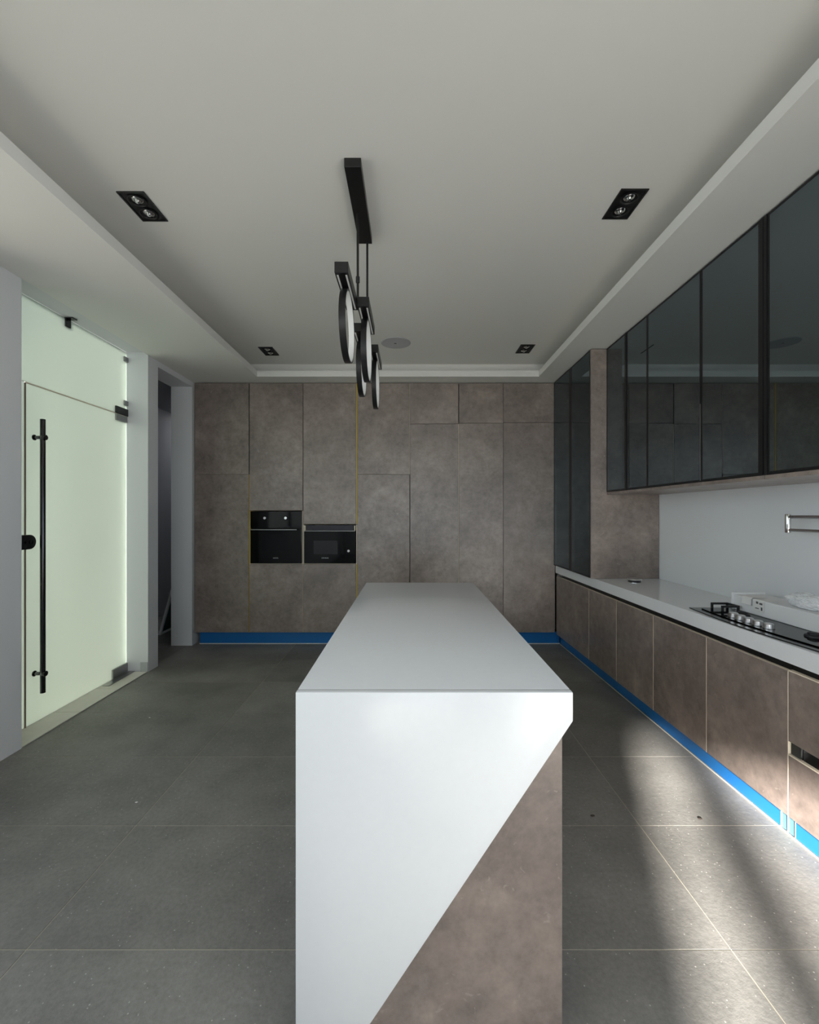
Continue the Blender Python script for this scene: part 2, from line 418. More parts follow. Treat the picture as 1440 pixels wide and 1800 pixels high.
for z in (H + (903 - 769) * HY / 780, H + (903 - 1184) * HY / 780):
    s = B().cyl((GLX, HY, z), (HX + 0.02, HY, z), 0.0125, n=20, bev=0.001)
    s.cyl((GLX, HY, z), (GLX + 0.006, HY, z), 0.020, n=24, bev=0.001)
    s.cyl((HX - 0.0, HY, z), (HX + 0.024, HY, z), 0.019, n=24, bev=0.002)
    obj('standoff', s, 'dark_steel', leaf, True)
# lock: half round plate
pts = []
zc = H - (953 - 903) * 3.06 / 780
for k in range(13):
    a = -math.pi / 2 + math.pi * k / 12
    pts.append((GLX + 0.0005, 3.07 + 0.05 * math.cos(a), zc + 0.05 * math.sin(a)))
pts += [(GLX + 0.0005, 3.005, zc + 0.05), (GLX + 0.0005, 3.005, zc - 0.05)]
lk = obj('lock_case', B().prism(pts, (0.022, 0, 0), 0.002), 'black_metal', leaf, True)
s = B().cyl((GLX + 0.022, 3.075, zc), (GLX + 0.028, 3.075, zc), 0.014, n=20); s.cyl((GLX + 0.022, 3.03, zc), (GLX + 0.025, 3.03, zc), 0.009, n=16)
obj('keyhole', s, 'dark_steel', leaf, True)
# clips and hinges
for (y, z) in ((4.128, H + (903 - 632) * 4.13 / 780), (4.128, H + (903 - 709) * 4.13 / 780)):
    s = B().box(GLX - GT - 0.012, GLX + 0.012, y - 0.025, 4.1555, z - 0.022, z + 0.022, 0.002); obj('glass_clip', s, 'steel', d1)
s = B().box(GLX - GT - 0.012, GLX + 0.012, 3.405, 3.455, 2.925, 2.9945, 0.002); s.box(GLX + 0.012, GLX + 0.06, 3.405, 3.455, 2.986, 2.9945, 0.001)
obj('glass_clip', s, 'dark_steel', d1)
s = B().box(GLX - GT - 0.013, GLX + 0.014, 3.985, 4.152, TZ - 0.004, TZ + 0.062, 0.003); obj('pivot_hinge', s, 'black_metal', d1)
s = B().box(GLX - GT - 0.013, GLX + 0.014, 3.985, 4.140, TZ - 0.066, TZ - 0.010, 0.003); obj('hinge_plate', s, 'steel', leaf)
s = B().box(GLX - GT - 0.013, GLX + 0.014, 3.94, 4.145, 0.014, 0.095, 0.003); obj('hinge_plate', s, 'steel', leaf)
s = B().box(GLX + 0.0145, GLX + 0.075, 3.80, 4.15, 0.0085, 0.0135, 0.001); obj('floor_spring_cover', s, 'steel', d1)
s = B(); yy = 2.805
obj('sill', B().box(XL - LW, XL - 0.002, 2.808, 3.30, 0.0005, 0.008, 0.001), 'sill_stone', d1)
obj('sill', B().box(XL - LW, XL - 0.002, 3.303, 3.74, 0.0005, 0.008, 0.001), 'sill_stone', d1)
obj('sill', B().box(XL - LW, XL - 0.002, 3.743, 4.148, 0.0005, 0.008, 0.001), 'sill_stone', d1)

# ------------------------------------------------------------------ leaning board in the passage
lb = thing('leaning_board', 'dark green board with a white frame leaning in the dim passage', 'board', (-3.08, 5.65, 0))
dirv = Vector((0.27, 0, 0.963)); nrm = Vector((0.963, 0, -0.27))
def lean(u, y, t): return Vector((-3.08, y, 0.008)) + dirv * u + nrm * t
def lean_box(u0, u1, y0, y1, t0, t1):
    return B().prism([lean(u0, y0, t0), lean(u1, y0, t0), lean(u1, y1, t0), lean(u0, y1, t0)], nrm * (t1 - t0))
obj('board_panel', lean_box(0.03, 1.17, 5.44, 5.92, 0.008, 0.018), 'board_green', lb)
obj('frame', lean_box(0.0, 1.2, 5.41, 5.44, 0, 0.026), 'white_plastic', lb)
obj('frame', lean_box(0.0, 1.2, 5.92, 5.95, 0, 0.026), 'white_plastic', lb)
obj('frame', lean_box(0.0, 0.03, 5.44, 5.92, 0, 0.026), 'white_plastic', lb)
obj('frame', lean_box(1.17, 1.2, 5.44, 5.92, 0, 0.026), 'white_plastic', lb)

# ------------------------------------------------------------------ tall cabinets on the far wall
XS = [bx(p) for p in (342, 438.5, 533, 628, 721, 807, 885, 976)]
DT = 0.020
Z0, ZT = bz(1112), 2.962
zs = {0: [bz(834)], 3: [bz(834)], 4: [bz(745)], 5: [bz(744)], 6: [bz(743)]}
tall_labels = [
    'brown stone-look tall cabinet at the passage end, beside the built-in oven',
    'brown stone-look tall cabinet that holds the built-in oven',
    'brown stone-look tall cabinet that holds the built-in microwave',
    'brown stone-look tall cabinet right of the microwave cabinet, low upper door',
    'brown stone-look tall cabinet second to the right of the microwave cabinet',
    'brown stone-look tall cabinet third to the right of the microwave cabinet',
    'brown stone-look tall cabinet in the corner against the glass-door cabinet']
ZO0, ZO1, ZM1 = bz(991), bz(898), bz(922)
g = 0.002
def door_panel(par, x0, x1, z0, z1, name='door'):
    x1 -= SW
    return obj(name, B().box(x0 + g, x1 - g, YB, YB + DT, z0 + g, z1 - g, 0.0012, 1), 'laminate', par)
for i in range(7):
    x0, x1 = XS[i], XS[i + 1]
    SW = {0: .006, 1: .004, 2: .013, 3: .004, 4: .006}.get(i, 0)
    t = thing('tall_cabinet', tall_labels[i], 'cabinet', ((x0 + x1) / 2, YB + 0.3, 0.0), 'tall cabinets along the far wall')
    if i in (1, 2):
        ztop = ZO1 if i == 1 else ZM1
        b = B().box(x0 + .001, x1 - .001, YB + DT + .001, 5.66, Z0 - .001, ZO0 - .004)
        b.box(x0 + .001, x1 - .001, YB + DT + .001, 5.66, ztop + .004, ZT)
        b.box(x0 + .001, x1 - .001, 5.62, 5.66, ZO0 - .004, ztop + .004)
        obj('body', b, 'carcass', t)
        door_panel(t, x0, x1, Z0, ZO0 - 0.006); door_panel(t, x0, x1, ztop + 0.006, ZT)
        for a0, a1 in ((x0 + .0015, x0 + .0115), (x1 - .0115, x1 - .0015)):
            obj('niche_edge', B().box(a0, a1, YB + .004, 5.61, ZO0 + .002, ztop - .002), 'gold_edge' if (i == 1 and a0 < x0 + .005) else 'pale_edge', t)
        obj('niche_edge', B().box(x0 + .002, x1 - .002, YB + .004, 5.61, ZO0 - .0035, ZO0 + .0015), 'pale_edge', t)
    else:
        obj('body', B().box(x0 + .001, x1 - .001, YB + DT + .001, 5.66, Z0 - .001, ZT), 'carcass' if i != 6 else 'gap_shade', t)
        cuts = [Z0] + zs[i] + [ZT]
        for a, c in zip(cuts[:-1], cuts[1:]): door_panel(t, x0, x1, a, c)
    # seam strips between the doors; the dark ones paint in gap shade
    for mm, a, c in {0: (('gold_edge', Z0, bz(834)), ('gap_shade', bz(834), ZT)), 1: (('pale_edge', Z0, ZO0 - .006), ('dark_seal', ZO1, ZT)), 2: (('gold_edge', Z0, ZO0 - .006), ('gold_edge', ZM1 + .006, ZT)),
                     3: (('pale_edge', bz(834), ZT), ('gap_shade', Z0, bz(834))), 4: (('pale_edge', Z0, bz(745)), ('gap_shade', bz(745), ZT))}.get(i, ()):
        obj('seam_strip', B().box(x1 - SW + .0005, x1 - .0005, YB + (.001 if mm != 'gap_shade' else .01), YB + DT, a + .002, c - .002), mm, t)

# blue-filmed plinths
b = B().box(XS[0] + 0.04, 1.70, YB + 0.045, YB + 0.06, 0.008, 0.137, 0.001, 1)
tag(obj('plinth_board', b, 'blue_film', None, origin=(-0.4, YB + 0.05, 0)), 'plinth board in blue protective film under the tall cabinets', 'plinth')
tag(obj('sealant_line', B().box(XS[0] + 0.04, 1.70, YB + 0.034, YB + 0.044, 0.0005, 0.007), 'white_chip', None, origin=(-0.4, YB + 0.04, 0)), 'thin white sealant line at the foot of the far blue plinth', 'sealant')

# ------------------------------------------------------------------ built-in oven and microwave
def logo(par, xc, z, wdt, y, n):
    b = B(); st = wdt / n
    for k in range(n):
        x = xc - wdt / 2 + st * k
        b.box(x + st * .12, x + st * .34, y - .0006, y, z - .006, z + .006)
        b.box(x + st * .34, x + st * .8, y - .0006, y, z + (.003 if k % 2 else -.006), z + (.006 if k % 2 else -.003))
        if k % 3: b.box(x + st * .6, x + st * .8, y - .0006, y, z - .005, z + .005)
    obj('logo', b, 'logo_grey', par)
ox0, ox1 = XS[1] + 0.0195, XS[2] - 0.0135
ov = thing('oven', 'black built-in oven with two silver knobs', 'oven', ((ox0 + ox1) / 2, YB + 0.2, ZO0 + .003))
zo0, zo1 = ZO0 + .006, ZO1 - .006
zd = bz(929)
obj('body', B().box(ox0 + .004, ox1 - .004, YB + .002, 5.55, zo0 + 0.002, zo1 - .002), 'black_metal', ov)
obj('control_panel', B().box(ox0, ox1, YB - .022, YB + .001, zd + .002, zo1, .003), 'black_glass', ov)
od = obj('door', B().box(ox0, ox1, YB - .024, YB + .001, zo0, zd - .002, .004), 'black_glass', ov)
obj('window', B().box(ox0 + .14, ox1 - .14, YB - .0246, YB - .0241, zo0 + .14, zd - .06), 'oven_window', od)
s = B().box(ox0 + .015, ox1 - .045, YB - .062, YB - .048, zd - .018, zd - .006, .003)
s.box(ox0 + .04, ox0 + .055, YB - .05, YB - .0245, zd - .018, zd - .008); s.box(ox1 - .085, ox1 - .07, YB - .05, YB - .0245, zd - .018, zd - .008)
obj('handle', s, 'steel', od)
logo(od, bx(486), bz(980.5), .062, YB - .0245, 7)
for px in (467.5, 504):
    s = B().lathe((bx(px), YB - .0225, bz(910.5)), [(0.0001, -.024), (.015, -.024), (.0175, -.020), (.019, 0), (.0001, 0)], 28, 'Y')
    obj('knob', s, 'chrome', ov, True)
mx0, mx1 = XS[2] + 0.0145, XS[3] - 0.0195
zm0, zm1 = ZO0 + .006, bz(934)
mw = thing('microwave', 'black built-in microwave with one knob beside the oven', 'microwave', ((mx0 + mx1) / 2, YB + .2, ZO0 + .003))
obj('body', B().box(mx0 + .004, mx1 - .004, YB + .002, 5.45, zm0 + .002, zm1 - .002), 'black_metal', mw)
obj('control_panel', B().box(mx1 - .11, mx1, YB - .018, YB + .001, zm0, zm1, .002), 'black_glass', mw)
md = obj('door', B().box(mx0, mx1 - .112, YB - .018, YB + .001, zm0, zm1, .002), 'black_glass', mw)
obj('window', B().box(bx(552), bx(594), YB - .0186, YB - .0181, bz(974), bz(950)), 'micro_window', md)
obj('handle', B().box(mx0 + .003, mx1 - .003, YB - .016, YB + .004, zm1 + .001, zm1 + .008, .001), 'steel', mw)
s = B().lathe((bx(613.5), YB - .0185, bz(968)), [(0.0001, -.02), (.014, -.02), (.016, -.016), (.017, 0), (.0001, 0)], 28, 'Y')
obj('knob', s, 'chrome', mw, True)
logo(md, bx(572), bz(980.5), .08, YB - .0185, 9)
obj('gap_shade_sheet', B().box(mx0 + .006, mx1 - .006, YB + .03, YB + .04, zm1 + .012, ZM1 - .008), 'purple_black', mw)  # dark sheet standing in for the shade in the open gap
for xx in (mx0 + .001, mx1 - .013):
    obj('bracket', B().box(xx, xx + .012, YB - .006, YB + .028, zm1 + .010, ZM1 - .012, .001), 'pale_edge', mw)

# ------------------------------------------------------------------ right run of base cabinets (slightly out of square)
ANG = math.radians(0.95); PIV = Vector((1.665, 3.4, 0)); XF = 1.665
skew = []
def xs(x, y):            # point of the skewed run
    v = Vector((x, y, 0)) - PIV
    return PIV.x + v.x * math.cos(ANG) - v.y * math.sin(ANG), PIV.y + v.x * math.sin(ANG) + v.y * math.cos(ANG)
ZK, ZDT = 0.130, 0.781
YD = [4.985, 4.115, 3.585, 3.055, 2.52, 1.985, 1.45, 0.90]
base_labels = [
    'widest brown stone-look base cabinet in the far corner under the glass-door cabinet',
    'brown stone-look base cabinet second from the far corner under the worktop',
    'brown stone-look base cabinet third from the far corner under the worktop',
    'brown stone-look base cabinet fourth from the far corner, below the hob end',
    'brown stone-look base cabinet below the hob, next to the drawer cabinet',
    'brown stone-look drawer cabinet with a dark grip slot at the right edge',
    'end drawer cabinet of the brown base run just past the right picture edge']
for i in range(7):
    y1, y0 = YD[i], YD[i + 1]
    t = thing('base_cabinet', base_labels[i], 'cabinet', (1.9, (y0 + y1) / 2, 0.0), 'base cabinets under the right worktop'); skew.append(t)
    b = B().box(XF + DT + .028, 2.13, y0 + .001, y1 - .001, ZK - .001, 0.812)
    b.box(XF + DT + .001, XF + DT + .028, y0 + .001, y1 - .001, ZK - .001, ZDT - .03)
    obj('body', b, 'carcass', t)
    obj('grip_channel', B().box(XF + DT + .002, XF + DT + .0275, y0 + (.001), y1 - (.045 if i == 0 else .001), ZDT - .028, 0.811), 'black_channel', t)
    if i == 0:
        obj('channel_cap', B().box(XF + .004, XF + DT + .027, y1 - .044, y1 - .012, ZDT + .006, 0.808, .001), 'chrome', t)
    if i < 5:
        dd = obj('door', B().box(XF, XF + DT, y0 + g, y1 - g, ZK, ZDT, .0012, 1), 'laminate', t)
        obj('edge_band', B().box(XF - .0004, XF + DT, y0 - g * .9, y0 + g * .9, ZK, ZDT - .001), 'pale_edge', t)
        obj('top_edge', B().box(XF + .0005, XF + DT, y0 + g, y1 - g, ZDT + .0003, ZDT + .0018), 'pale_edge', t)
    else:
        for a, c in ((ZK, .405), (.468, ZDT)):
            dr = obj('drawer_front', B().box(XF, XF + DT, y0 + g, y1 - g, a, c, .0012, 1), 'laminate', t)
            obj('top_edge', B().box(XF - .0003, XF + DT, y0 + g, y1 - g, c + .0003, c + .006), 'pale_edge', t)
        obj('grip_slot', B().box(XF + DT - .004, XF + DT + .0005, y0 + g, y1 - .06, .4115, .4675), 'black_channel', t)
        obj('slot_cap', B().box(XF + .006, XF + DT + .0005, y1 - .058, y1 - g, .4115, .4675), 'chrome', t)

kb = thing('plinth_board', 'long plinth board in blue protective film under the right base cabinets', 'plinth', (1.74, 2.9, 0)); skew.append(kb)
KX = 1.728
yt = 2.055
obj('board', B().box(KX, KX + .015, yt + .04, 5.035, .008, .1285, .001, 1), 'blue_film', kb)
obj('board', B().box(KX, KX + .015, .9, yt - .04, .008, .1285, .001, 1), 'blue_film', kb)
obj('tape_joint', B().box(KX + .003, KX + .016, yt - .04, yt + .04, .008, .1285), 'tape', kb)
for yy in (yt - .04, yt, yt + .037):
    obj('tape_edge', B().box(KX - .001, KX + .002, yy, yy + .004, .008, .1285), 'tape_pale', kb)
sl = tag(obj('sealant_line', B().box(KX - .0065, KX - .0015, .9, 5.03, .0005, .006), 'sill_stone', None, origin=(KX, 2.9, 0)), 'thin white sealant line at the foot of the right blue plinth', 'sealant'); skew.append(sl)
for o in skew:
    x, y = xs(o.location.x, o.location.y)
    o.location.x, o.location.y = x, y; o.rotation_euler.z = ANG

# worktop, back edge against the wall
b = B()
fa = xs(XF - .004, 4.995); fb = xs(XF - .004, 0.89)
b.prism([(fa[0], 5.008, .900), (fb[0], fb[1], .900), (XR - .003, fb[1], .900), (XR - .003, 5.008, .900)], (0, 0, -.083), .003)
tag(obj('worktop', b, 'quartz', None, origin=(1.95, 2.9, .817)), 'white stone worktop along the right wall carrying the hob', 'worktop')

# ------------------------------------------------------------------ tall glass-door cabinet on the worktop
def glass_door(par, x, y0, y1, z0, z1, gm='tinted_glass', st=.022):
    b = B(); xf = x + .006
    b.box(xf, xf + .016, y0 + g, y0 + st, z0 + g, z1 - g); b.box(xf, xf + .016, y1 - st, y1 - g, z0 + g, z1 - g)
    b.box(xf, xf + .016, y0 + st, y1 - st, z0 + g, z0 + st); b.box(xf, xf + .016, y0 + st, y1 - st, z1 - st, z1 - g)
    d = obj('door', b, 'stile', par)
    obj('glass_pane', B().box(x, x + .005, y0 + .0122, y1 - .0122, z0 + .0122, z1 - .0122, .0008, 1), gm, d)
    e = B(); k = .012
    e.box(x - .001, x + .0055, y0 + .0005, y0 + k, z0, z1); e.box(x - .001, x + .0055, y1 - k, y1 - .0005, z0, z1)
    e.box(x - .001, x + .0055, y0 + k, y1 - k, z0, z0 + k); e.box(x - .001, x + .0055, y0 + k, y1 - k, z1 - k, z1)
    obj('edge_trim', e, 'black_frame', d)
    return d
TX, TY0, TY1 = 1.62, 3.985, 5.010
tg = thing('glass_cabinet', 'tall cabinet with two dark glass doors standing on the worktop corner', 'cabinet', (1.92, 4.5, .901))
b = B(); zt0, zt1 = .9015, 2.962
b.box(TX + .026, XR - .004, TY0 + .021, TY0 + .035, zt0, zt1); b.box(TX + .026, XR - .004, TY1 - .018, TY1, zt0, zt1)
b.box(TX + .026, XR - .004, TY0 + .035, TY1 - .018, zt0, zt0 + .018); b.box(TX + .026, XR - .004, TY0 + .035, TY1 - .018, zt1 - .018, zt1)
b.box(XR - .018, XR - .004, TY0 + .035, TY1 - .018, zt0 + .018, zt1 - .018)
obj('body', b, 'cabinet_inside', tg)
obj('side_panel', B().box(TX + .001, XR - .004, TY0, TY0 + .020, zt0, zt1, .001, 1), 'laminate', tg)
for z in (1.4, 1.9, 2.4):
    obj('shelf', B().box(TX + .05, XR - .019, TY0 + .036, TY1 - .019, z, z + .016), 'cabinet_inside', tg)
ym = 4.497
glass_door(tg, TX, TY0 + .021, ym - .0225, zt0 + .002, zt1, 'tinted_glass_satin')
glass_door(tg, TX, ym + .0225, TY1, zt0 + .002, zt1, 'tinted_glass_satin')
obj('grip_profile', B().box(TX - .001, TX + .022, ym - .022, ym + .022, zt0 + .002, zt1), 'black_channel', tg)

# ------------------------------------------------------------------ wall cabinets with dark glass doors
UX = 1.760; UZ0, UZ1 = 1.655, 2.962
def wall_unit(label, y0, y1, cuts, prof=None, steel=False):
    t = thing('wall_cabinet', label, 'cabinet', (2.0, (y0 + y1) / 2, UZ0), 'dark glass wall cabinets')
    b = B(); xb = UX + .026
    b.box(xb, XR - .003, y0 + .001, y0 + .017, UZ0 + .022, UZ1); b.box(xb, XR - .003, y1 - .017, y1 - .001, UZ0 + .022, UZ1)
    b.box(xb, XR - .003, y0 + .017, y1 - .017, UZ1 - .018, UZ1); b.box(XR - .018, XR - .003, y0 + .017, y1 - .017, UZ0 + .022, UZ1 - .018)
    obj('body', b, 'cabinet_inside', t)
    obj('bottom_panel', B().box(UX + .003, XR - .003, y0 + .0005, y1 - .0005, UZ0, UZ0 + .021, .001, 1), 'laminate', t)
    obj('shelf', B().box(xb + .02, XR - .019, y0 + .018, y1 - .018, 2.10, 2.125), 'stile', t)
    ys = [y0] + cuts + [y1]
    for a, c in zip(ys[:-1], ys[1:]):
        aa = a + (.021 if prof is not None and abs(a - prof) < 1e-6 else 0)
        cc = c - (.021 if prof is not None and abs(c - prof) < 1e-6 else 0)
        glass_door(t, UX, aa, cc, UZ0 + .023, UZ1, st=.045)
    if prof is not None:
        pa, pc = (prof + .0005, prof + .0205) if abs(prof - y0) < 1e-6 else (prof - .0205, prof - .0005)
        obj('grip_profile', B().box(UX - .004, UX + .022, pa, pc, UZ0 + .022, UZ1), 'black_channel', t)
    if steel: obj('seam_strip', B().box(UX - .0035, UX - .0012, y0 + .0015, y0 + .0045, UZ0 + .03, 2.15), 'bright_steel', t)  # bright sliver put in for the light reflected at the door gap
    return t
wall_unit('narrow wall cabinet with one dark glass door beside the tall brown side panel', 3.615, 3.982, [], 3.615)
wall_unit('wall cabinet with a narrow and a wide dark glass door over the pop-up socket', 2.690, 3.612, [3.298], None, True)
wall_unit('single-door dark glass wall cabinet over the far end of the hob', 2.212, 2.687, [], 2.212)
wall_unit('dark glass wall cabinet nearest the camera, cut by the right picture edge', 1.50, 2.209, [], 2.209)
wall_unit('end dark glass wall cabinet just past the right picture edge', 0.89, 1.497, [])

# ------------------------------------------------------------------ island
IX0, IX1, IY0, IY1, IZ = -0.3255, 0.459, 1.252, 3.25, 0.980
isl = thing('kitchen_island', 'long kitchen island with white top and slanted waterfall end', 'island', (0.07, 2.25, 0))
BX1 = 0.4365
obj('end_panel', B().box(IX0 + .024, BX1, IY0 + .026, IY0 + .046, 0.002, IZ - .0605, .001, 1), 'laminate', isl)
obj('end_panel', B().box(IX0 + .024, BX1, IY1 - .05, IY1 - .03, 0.002, IZ - .0605, .001, 1), 'laminate', isl)
obj('core', B().box(IX0 + .045, BX1 - .021, IY0 + .047, IY1 - .051, 0.10, IZ - .0615), 'carcass', isl)
n = 4
for side in (0, 1):
    for k in range(n):
        a = IY0 + .047 + (IY1 - IY0 - .098) * k / n; c = IY0 + .047 + (IY1 - IY0 - .098) * (k + 1) / n
        x0, x1 = (IX0 + .024, IX0 + .044) if side == 0 else (BX1 - .020, BX1)
        obj('door' if side else 'side_panel', B().box(x0, x1, a + g, c - g, .125, IZ - .064, .001, 1), 'laminate', isl)
for x0, x1 in ((IX0 + .06, IX0 + .075), (BX1 - .075, BX1 - .06)):
    obj('plinth', B().box(x0, x1, IY0 + .047, IY1 - .051, .002, .099), 'blue_film', isl)
obj('worktop', B().box(IX0, IX1, IY0 + .0255, IY1, IZ - .060, IZ, .004), 'quartz', isl, True)
zl = IZ - (1268 - 1217) * IY0 / 780
xb = (634 - 722) * IY0 / 780
pts = [(IX0, IY0, 0.002), (xb, IY0, 0.002), (IX1, IY0, zl), (IX1, IY0, IZ), (IX0, IY0, IZ)]
obj('waterfall_panel', B().prism(pts, (0, .025, 0), .0035), 'quartz', isl, True)

# ------------------------------------------------------------------ pendant lamp
pd = thing('pendant_lamp', 'black linear pendant with four bars and hanging rings over the island', 'lamp', (-0.275, 2.4, ZU))
obj('canopy', B().box(-.315, -.235, 2.10, 2.70, 3.125, ZU - .0005, .002), 'black_metal', pd)
for (x, y) in ((-.289, 2.425), (-.262, 2.68)):
    s = B().cyl((x, y, 2.661), (x, y, 3.126), .0065, n=16)
    obj('rod', s, 'black_metal', pd, True)
    s = B().cyl((x, y, 2.745 if y < 2.5 else 2.663), (x, y, 2.78 if y < 2.5 else 2.69), .011, n=16, bev=.003)
    obj('rod_joint', s, 'black_metal', pd, True)
ZB0, ZB1 = 2.609, 2.661
for (x0, x1, y0) in ((-.356, -.2915, 2.07), (-.2905, -.226, 2.405), (-.356, -.2915, 2.735), (-.2905, -.226, 3.083)):
    y1 = y0 + .385; xc = (x0 + x1) / 2
    br = obj('bar', B().box(x0, x1, y0, y1, ZB0, ZB1, .0015, 1), 'black_metal', pd)
    obj('diffuser', B().box(x0 + .008, xc - .0165, y0 + .02, y1 - .02, ZB0 - .003, ZB0 - .0005), 'led_diffuser', br)
    obj('diffuser', B().box(xc + .0165, x1 - .008, y0 + .02, y1 - .02, ZB0 - .003, ZB0 - .0005), 'led_diffuser', br)
    yc, R = y0 + .1925, .176; zc2 = ZB0 - R + .002
    rg = obj('ring', B().annulus((xc, yc, zc2), R, R - .008, -.016, .016, 64), 'black_metal', pd, True)
    obj('ring_diffuser', B().annulus((xc, yc, zc2), R - .0082, R - .013, -.0145, .0145, 64), 'led_diffuser', rg, True)

# ------------------------------------------------------------------ recessed twin spots
def spot():
    t = thing('recessed_spot', 'x', 'light', (0, 0, ZU), 'recessed twin spots in the tray ceiling')
    b = B()
    for bxs in ((-.0725, .0725, -.117, -.108), (-.0725, .0725, .108, .117), (-.0725, -.0635, -.108, .108), (.0635, .0725, -.108, .108)):
        b.box(bxs[0], bxs[1], bxs[2], bxs[3], ZU - .006, ZU - .0003)
    obj('trim_frame', b, 'black_metal', t)
    obj('back_plate', B().box(-.0634, .0634, -.1079, .1079, ZU - .002, ZU - .0003), 'black_channel', t)
    for y in (-.052, .052):
        l = obj('spot_lamp', B().lathe((0, y, ZU - .0021), [(.046, -.003), (.049, -.0055), (.043, -.0065), (.038, -.001), (.046, -.0001)], 32), 'black_frame', t, True)
        obj('reflector', B().lathe((0, y, ZU - .0021), [(.0001, -.0145), (.010, -.0135), (.016, -.006), (.024, -.0045), (.029, -.0005), (.0001, -.0003)], 24), 'chrome', l, True)
    return t
s0 = spot(); s0.location = (-1.468, 2.436, ZU); s0['label'] = 'black twin spot in the ceiling nearer the camera, on the glass door side'
dup(s0, (1.165 + 1.468, 2.417 - 2.436, 0), 'black twin spot in the ceiling nearer the camera, on the hob side')
dup(s0, (-1.470 + 1.468, 4.60 - 2.436, 0), 'black twin spot in the far ceiling corner above the tall cabinets, passage side')
dup(s0, (1.17 + 1.468, 4.535 - 2.436, 0), 'black twin spot in the far ceiling corner near the glass-door cabinet')
# speaker
sp = thing('ceiling_speaker', 'round grey flush speaker grille in the ceiling behind the pendant', 'speaker', (-.146, 4.375, ZU))
obj('grille', B().lathe((-.146, 4.375, ZU), [(.0001, -.007), (.135, -.006), (.1375, -.004), (.1375, -.0004), (.0001, -.0004)], 48), 'speaker_mesh', sp, True)
obj('rim', B().lathe((-.146, 4.375, ZU), [(.138, -.0004), (.138, -.005), (.141, -.007), (.147, -.004), (.147, -.0004), (.138, -.0004)], 48), 'speaker_mesh', sp, True)
obj('badge', B().box(-.162, -.140, 4.37, 4.383, ZU - .0085, ZU - .0068), 'dark_steel', sp)

# ------------------------------------------------------------------ things on the worktop
ZW = .900
pp = thing('popup_socket', 'low round chrome pop-up socket on the far end of the white worktop', 'socket', (1.905, 3.775, ZW))
obj('collar', B().lathe((1.905, 3.775, ZW), [(.0001, .0006), (.052, .0006), (.052, .003), (.0001, .003)], 40), 'chrome', pp, True)
obj('black_column', B().lathe((1.905, 3.775, ZW), [(.0001, .0032), (.049, .0032), (.049, .022), (.0001, .022)], 40), 'black_metal', pp, True)
obj('cap', B().lathe((1.905, 3.775, ZW), [(.0001, .0222), (.058, .0222), (.060, .026), (.057, .032), (.0001, .034)], 40), 'bright_steel', pp, True)

# hob
hx0, hx1, hy0, hy1 = 1.708, 2.185, 1.83, 2.74
hb_ = thing('gas_hob', 'black glass gas hob with five silver knobs set in the worktop', 'hob', (1.95, 2.285, ZW))
pts = []
for k in range(17):
    f = k / 16; y = hy1 + (hy0 - hy1) * f
    pts.append((hx0 + .012 - .030 * math.sin(math.pi * f) + .02 * f * 0, y, ZW + .0006))
pts += [(hx1, hy0, ZW + .0006), (hx1, hy1, ZW + .0006)]
obj('base_plate', B().prism(pts, (0, 0, .0055), .001), 'dark_steel', hb_)
pts2 = [(p[0] + .045, min(max(p[1], hy0 + .05), hy1 - .05), ZW + .0063) for p in pts[:17]] + [(hx1 - .02, hy0 + .05, ZW + .0063), (hx1 - .02, hy1 - .05, ZW + .0063)]
seen = []; 
for p in pts2:
    if not seen or (Vector(p) - Vector(seen[-1])).length > 1e-4: seen.append(p)
obj('glass_plate', B().prism(seen, (0, 0, .006), .001), 'black_glass', hb_)
for k in range(5):
    y = 2.455 - .060 * k; x = 1.790 - .012 * math.sin(math.pi * (k + .5) / 5)
    kn = obj('knob', B().lathe((x, y, ZW + .0125), [(.0001, .025), (.020, .025), (.0235, .022), (.0245, .002), (.0245, 0), (.0001, 0)], 28), 'bright_steel', hb_, True)
    obj('knob_base', B().lathe((x, y, ZW + .0123), [(.0001, .0002), (.027, .0002), (.027, .0035), (.0247, .0035)], 28), 'steel', kn, True)
def burner(x, y, r):
    q = obj('burner', B().lathe((x, y, ZW + .0124), [(.0001, .0001), (r + .012, .0001), (r + .010, .008), (r, .010), (r, .016), (r - .008, .020), (.0001, .021)], 32), 'cast_iron', hb_, True)
burner(1.868, 2.50, .026); burner(1.875, 2.06, .026)
def grate(xa, xb_, ya, yb):
    zb, zt = ZW + .0124, ZW + .046; wd = .011
    for y in (ya, yb):
        b = B()
        b.prism([(xa, y - wd / 2, zb), (xa + wd, y - wd / 2, zb), (xa + wd, y - wd / 2, zt - .012), (xb_ - wd, y - wd / 2, zt - .012), (xb_ - wd, y - wd / 2, zb), (xb_, y - wd / 2, zb), (xb_, y - wd / 2, zt), (xa, y - wd / 2, zt)], (0, wd, 0), .001)
        obj('pan_support', b, 'cast_iron', hb_)
    for x in (xb_ - wd,):
        obj('support_bar', B().box(x, x + wd, ya + wd / 2 + .0002, yb - wd / 2 - .0002, zt - .012, zt, .001, 1), 'cast_iron', hb_)
grate(1.822, 1.925, 2.60, 2.690)
grate(1.835, 1.925, 1.86, 1.965)

# foam packing strip on the hob
fm = thing('foam_packing', 'long white foam packing strip lying on the gas hob', 'packaging', (2.02, 2.2, ZW + .013))
zf = ZW + .0128
b = B().box(1.945, 2.125, 1.86, 2.665, zf, zf + .088, .004)
obj('strip', b, 'foam', fm)
obj('end_piece', B().box(1.935, 2.135, 2.667, 2.682, zf, zf + .098, .003), 'foam', fm)
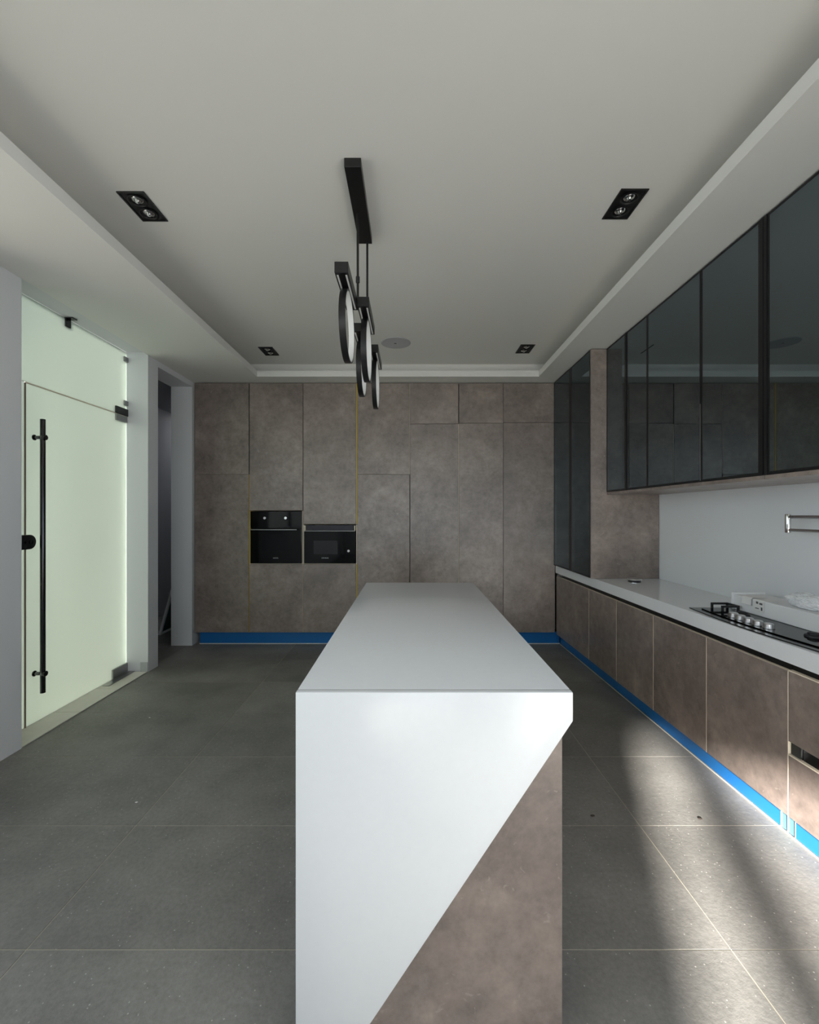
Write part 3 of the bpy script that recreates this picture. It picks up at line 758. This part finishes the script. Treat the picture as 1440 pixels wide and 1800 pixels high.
# paper tag hanging over the foam
tagp = thing('paper_tag', 'small folded white paper slip with print hanging over the foam packing', 'paper', (1.95, 2.5, zf + .088))
def ribbon(prof, y0, y1, th=.0008):
    b = B(); n = len(prof)
    b.prism([(x, y0, z) for x, z in prof] + [(x - th * .7, y0, z + th) for x, z in reversed(prof)], (0, y1 - y0, 0))
    return b
obj('slip', ribbon([(2.02, zf + .0895), (1.947, zf + .0895), (1.9415, zf + .083), (1.939, zf + .025)], 2.435, 2.51), 'white_chip', tagp)
obj('slip', ribbon([(2.03, zf + .0925), (1.945, zf + .0925), (1.936, zf + .084), (1.933, zf + .05)], 2.52, 2.59), 'white_chip', tagp)
b = B()
for (y, z, wy, hz) in ((2.445, .066, .02, .010), (2.475, .068, .014, .012), (2.445, .035, .010, .018), (2.47, .040, .025, .005)):
    b.box(1.9376, 1.9384, y, y + wy, zf + z, zf + z + hz)
obj('print', b, 'print_grey', tagp)
# crumpled plastic
def crumple(name, label, c, r, m, seed):
    t = bmesh.new(); bmesh.ops.create_icosphere(t, subdivisions=5, radius=1)
    for v in t.verts:
        p = v.co.copy()
        d = 1 + .28 * noise.noise(p * 1.7 + Vector((seed, 0, 0))) + .22 * abs(noise.noise(p * 4.1 + Vector((0, seed, 0)))) + .08 * noise.noise(p * 9)
        v.co = Vector((c[0] + p.x * d * r[0], c[1] + p.y * d * r[1], c[2] + r[2] * .95 + max(p.z * d, -.9) * r[2]))
    b = B(); b.merge(t); o = obj(name, b, m, None, False, origin=c); return tag(o, label, 'packaging')
crumple('plastic_wrap', 'crumpled clear plastic wrap lying on the foam packing', (2.02, 2.255, zf + .090), (.058, .105, .036), 'wrap', 3.1)
crumple('plastic_wrap', 'smooth white packing scrap beside the crumpled wrap at the picture edge', (1.985, 2.06, zf + .090), (.035, .07, .012), 'white_plastic', 8.4)

# pot filler on the wall
pf = thing('pot_filler', 'folded chrome pot filler on the grey wall above the hob', 'tap', (XR, 1.85, 1.42))
px_, pye = 2.135, 2.51
za, zb_ = 1.392, 1.466
obj('elbow', B().cyl((px_, pye, za - .016), (px_, pye, zb_ + .016), .0145, n=24, bev=.003), 'chrome', pf, True)
for z in (za, zb_):
    obj('arm', B().cyl((px_, pye - .014, z), (px_, 1.80, z), .0095, n=20), 'chrome', pf, True)
s = B().cyl((px_, 1.785, zb_ - .03), (px_, 1.785, zb_ + .03), .016, n=24, bev=.003); s.cyl((px_, 1.785, zb_), (XR - .006, 1.785, zb_), .013, n=20)
obj('mount', s, 'chrome', pf, True)
obj('wall_flange', B().lathe((XR - .0005, 1.785, zb_), [(.0001, -.008), (.028, -.008), (.034, -.003), (.034, 0), (.0001, 0)], 32, 'X'), 'chrome', pf, True)
s = B().cyl((px_, 1.785, za + .02), (px_, 1.785, za - .09), .011, n=20); obj('spout', s, 'chrome', pf, True)

# ------------------------------------------------------------------ floor debris
def chip(name, label, px, py, r, m, seed):
    Y = H * 780 / (py - 903); X = (px - 722) * Y / 780
    t = bmesh.new(); bmesh.ops.create_icosphere(t, subdivisions=2, radius=1)
    for v in t.verts:
        d = 1 + .4 * noise.noise(v.co * 1.5 + Vector((seed, seed, 0)))
        v.co = Vector((X + v.co.x * d * r, Y + v.co.y * d * r * .7, .0005 + r * .3 + max(v.co.z * d, -.9) * r * .3))
    b = B(); b.merge(t); tag(obj(name, b, m, None, True, origin=(X, Y, 0)), label, 'debris')
chip('debris_chip', 'dark crumb on the sunlit floor close to the island', 1042, 1435, .010, 'debris', 1)
chip('debris_chip', 'dark crumb on the sunlit floor between the island and drawers', 1231, 1440, .010, 'debris', 2)
chip('debris_chip', 'white paint crumb on the dark floor left of the island', 240, 1411, .007, 'white_chip', 3)
chip('debris_chip', 'tiny white crumb on the floor near the glass door', 263, 1262, .006, 'white_chip', 4)
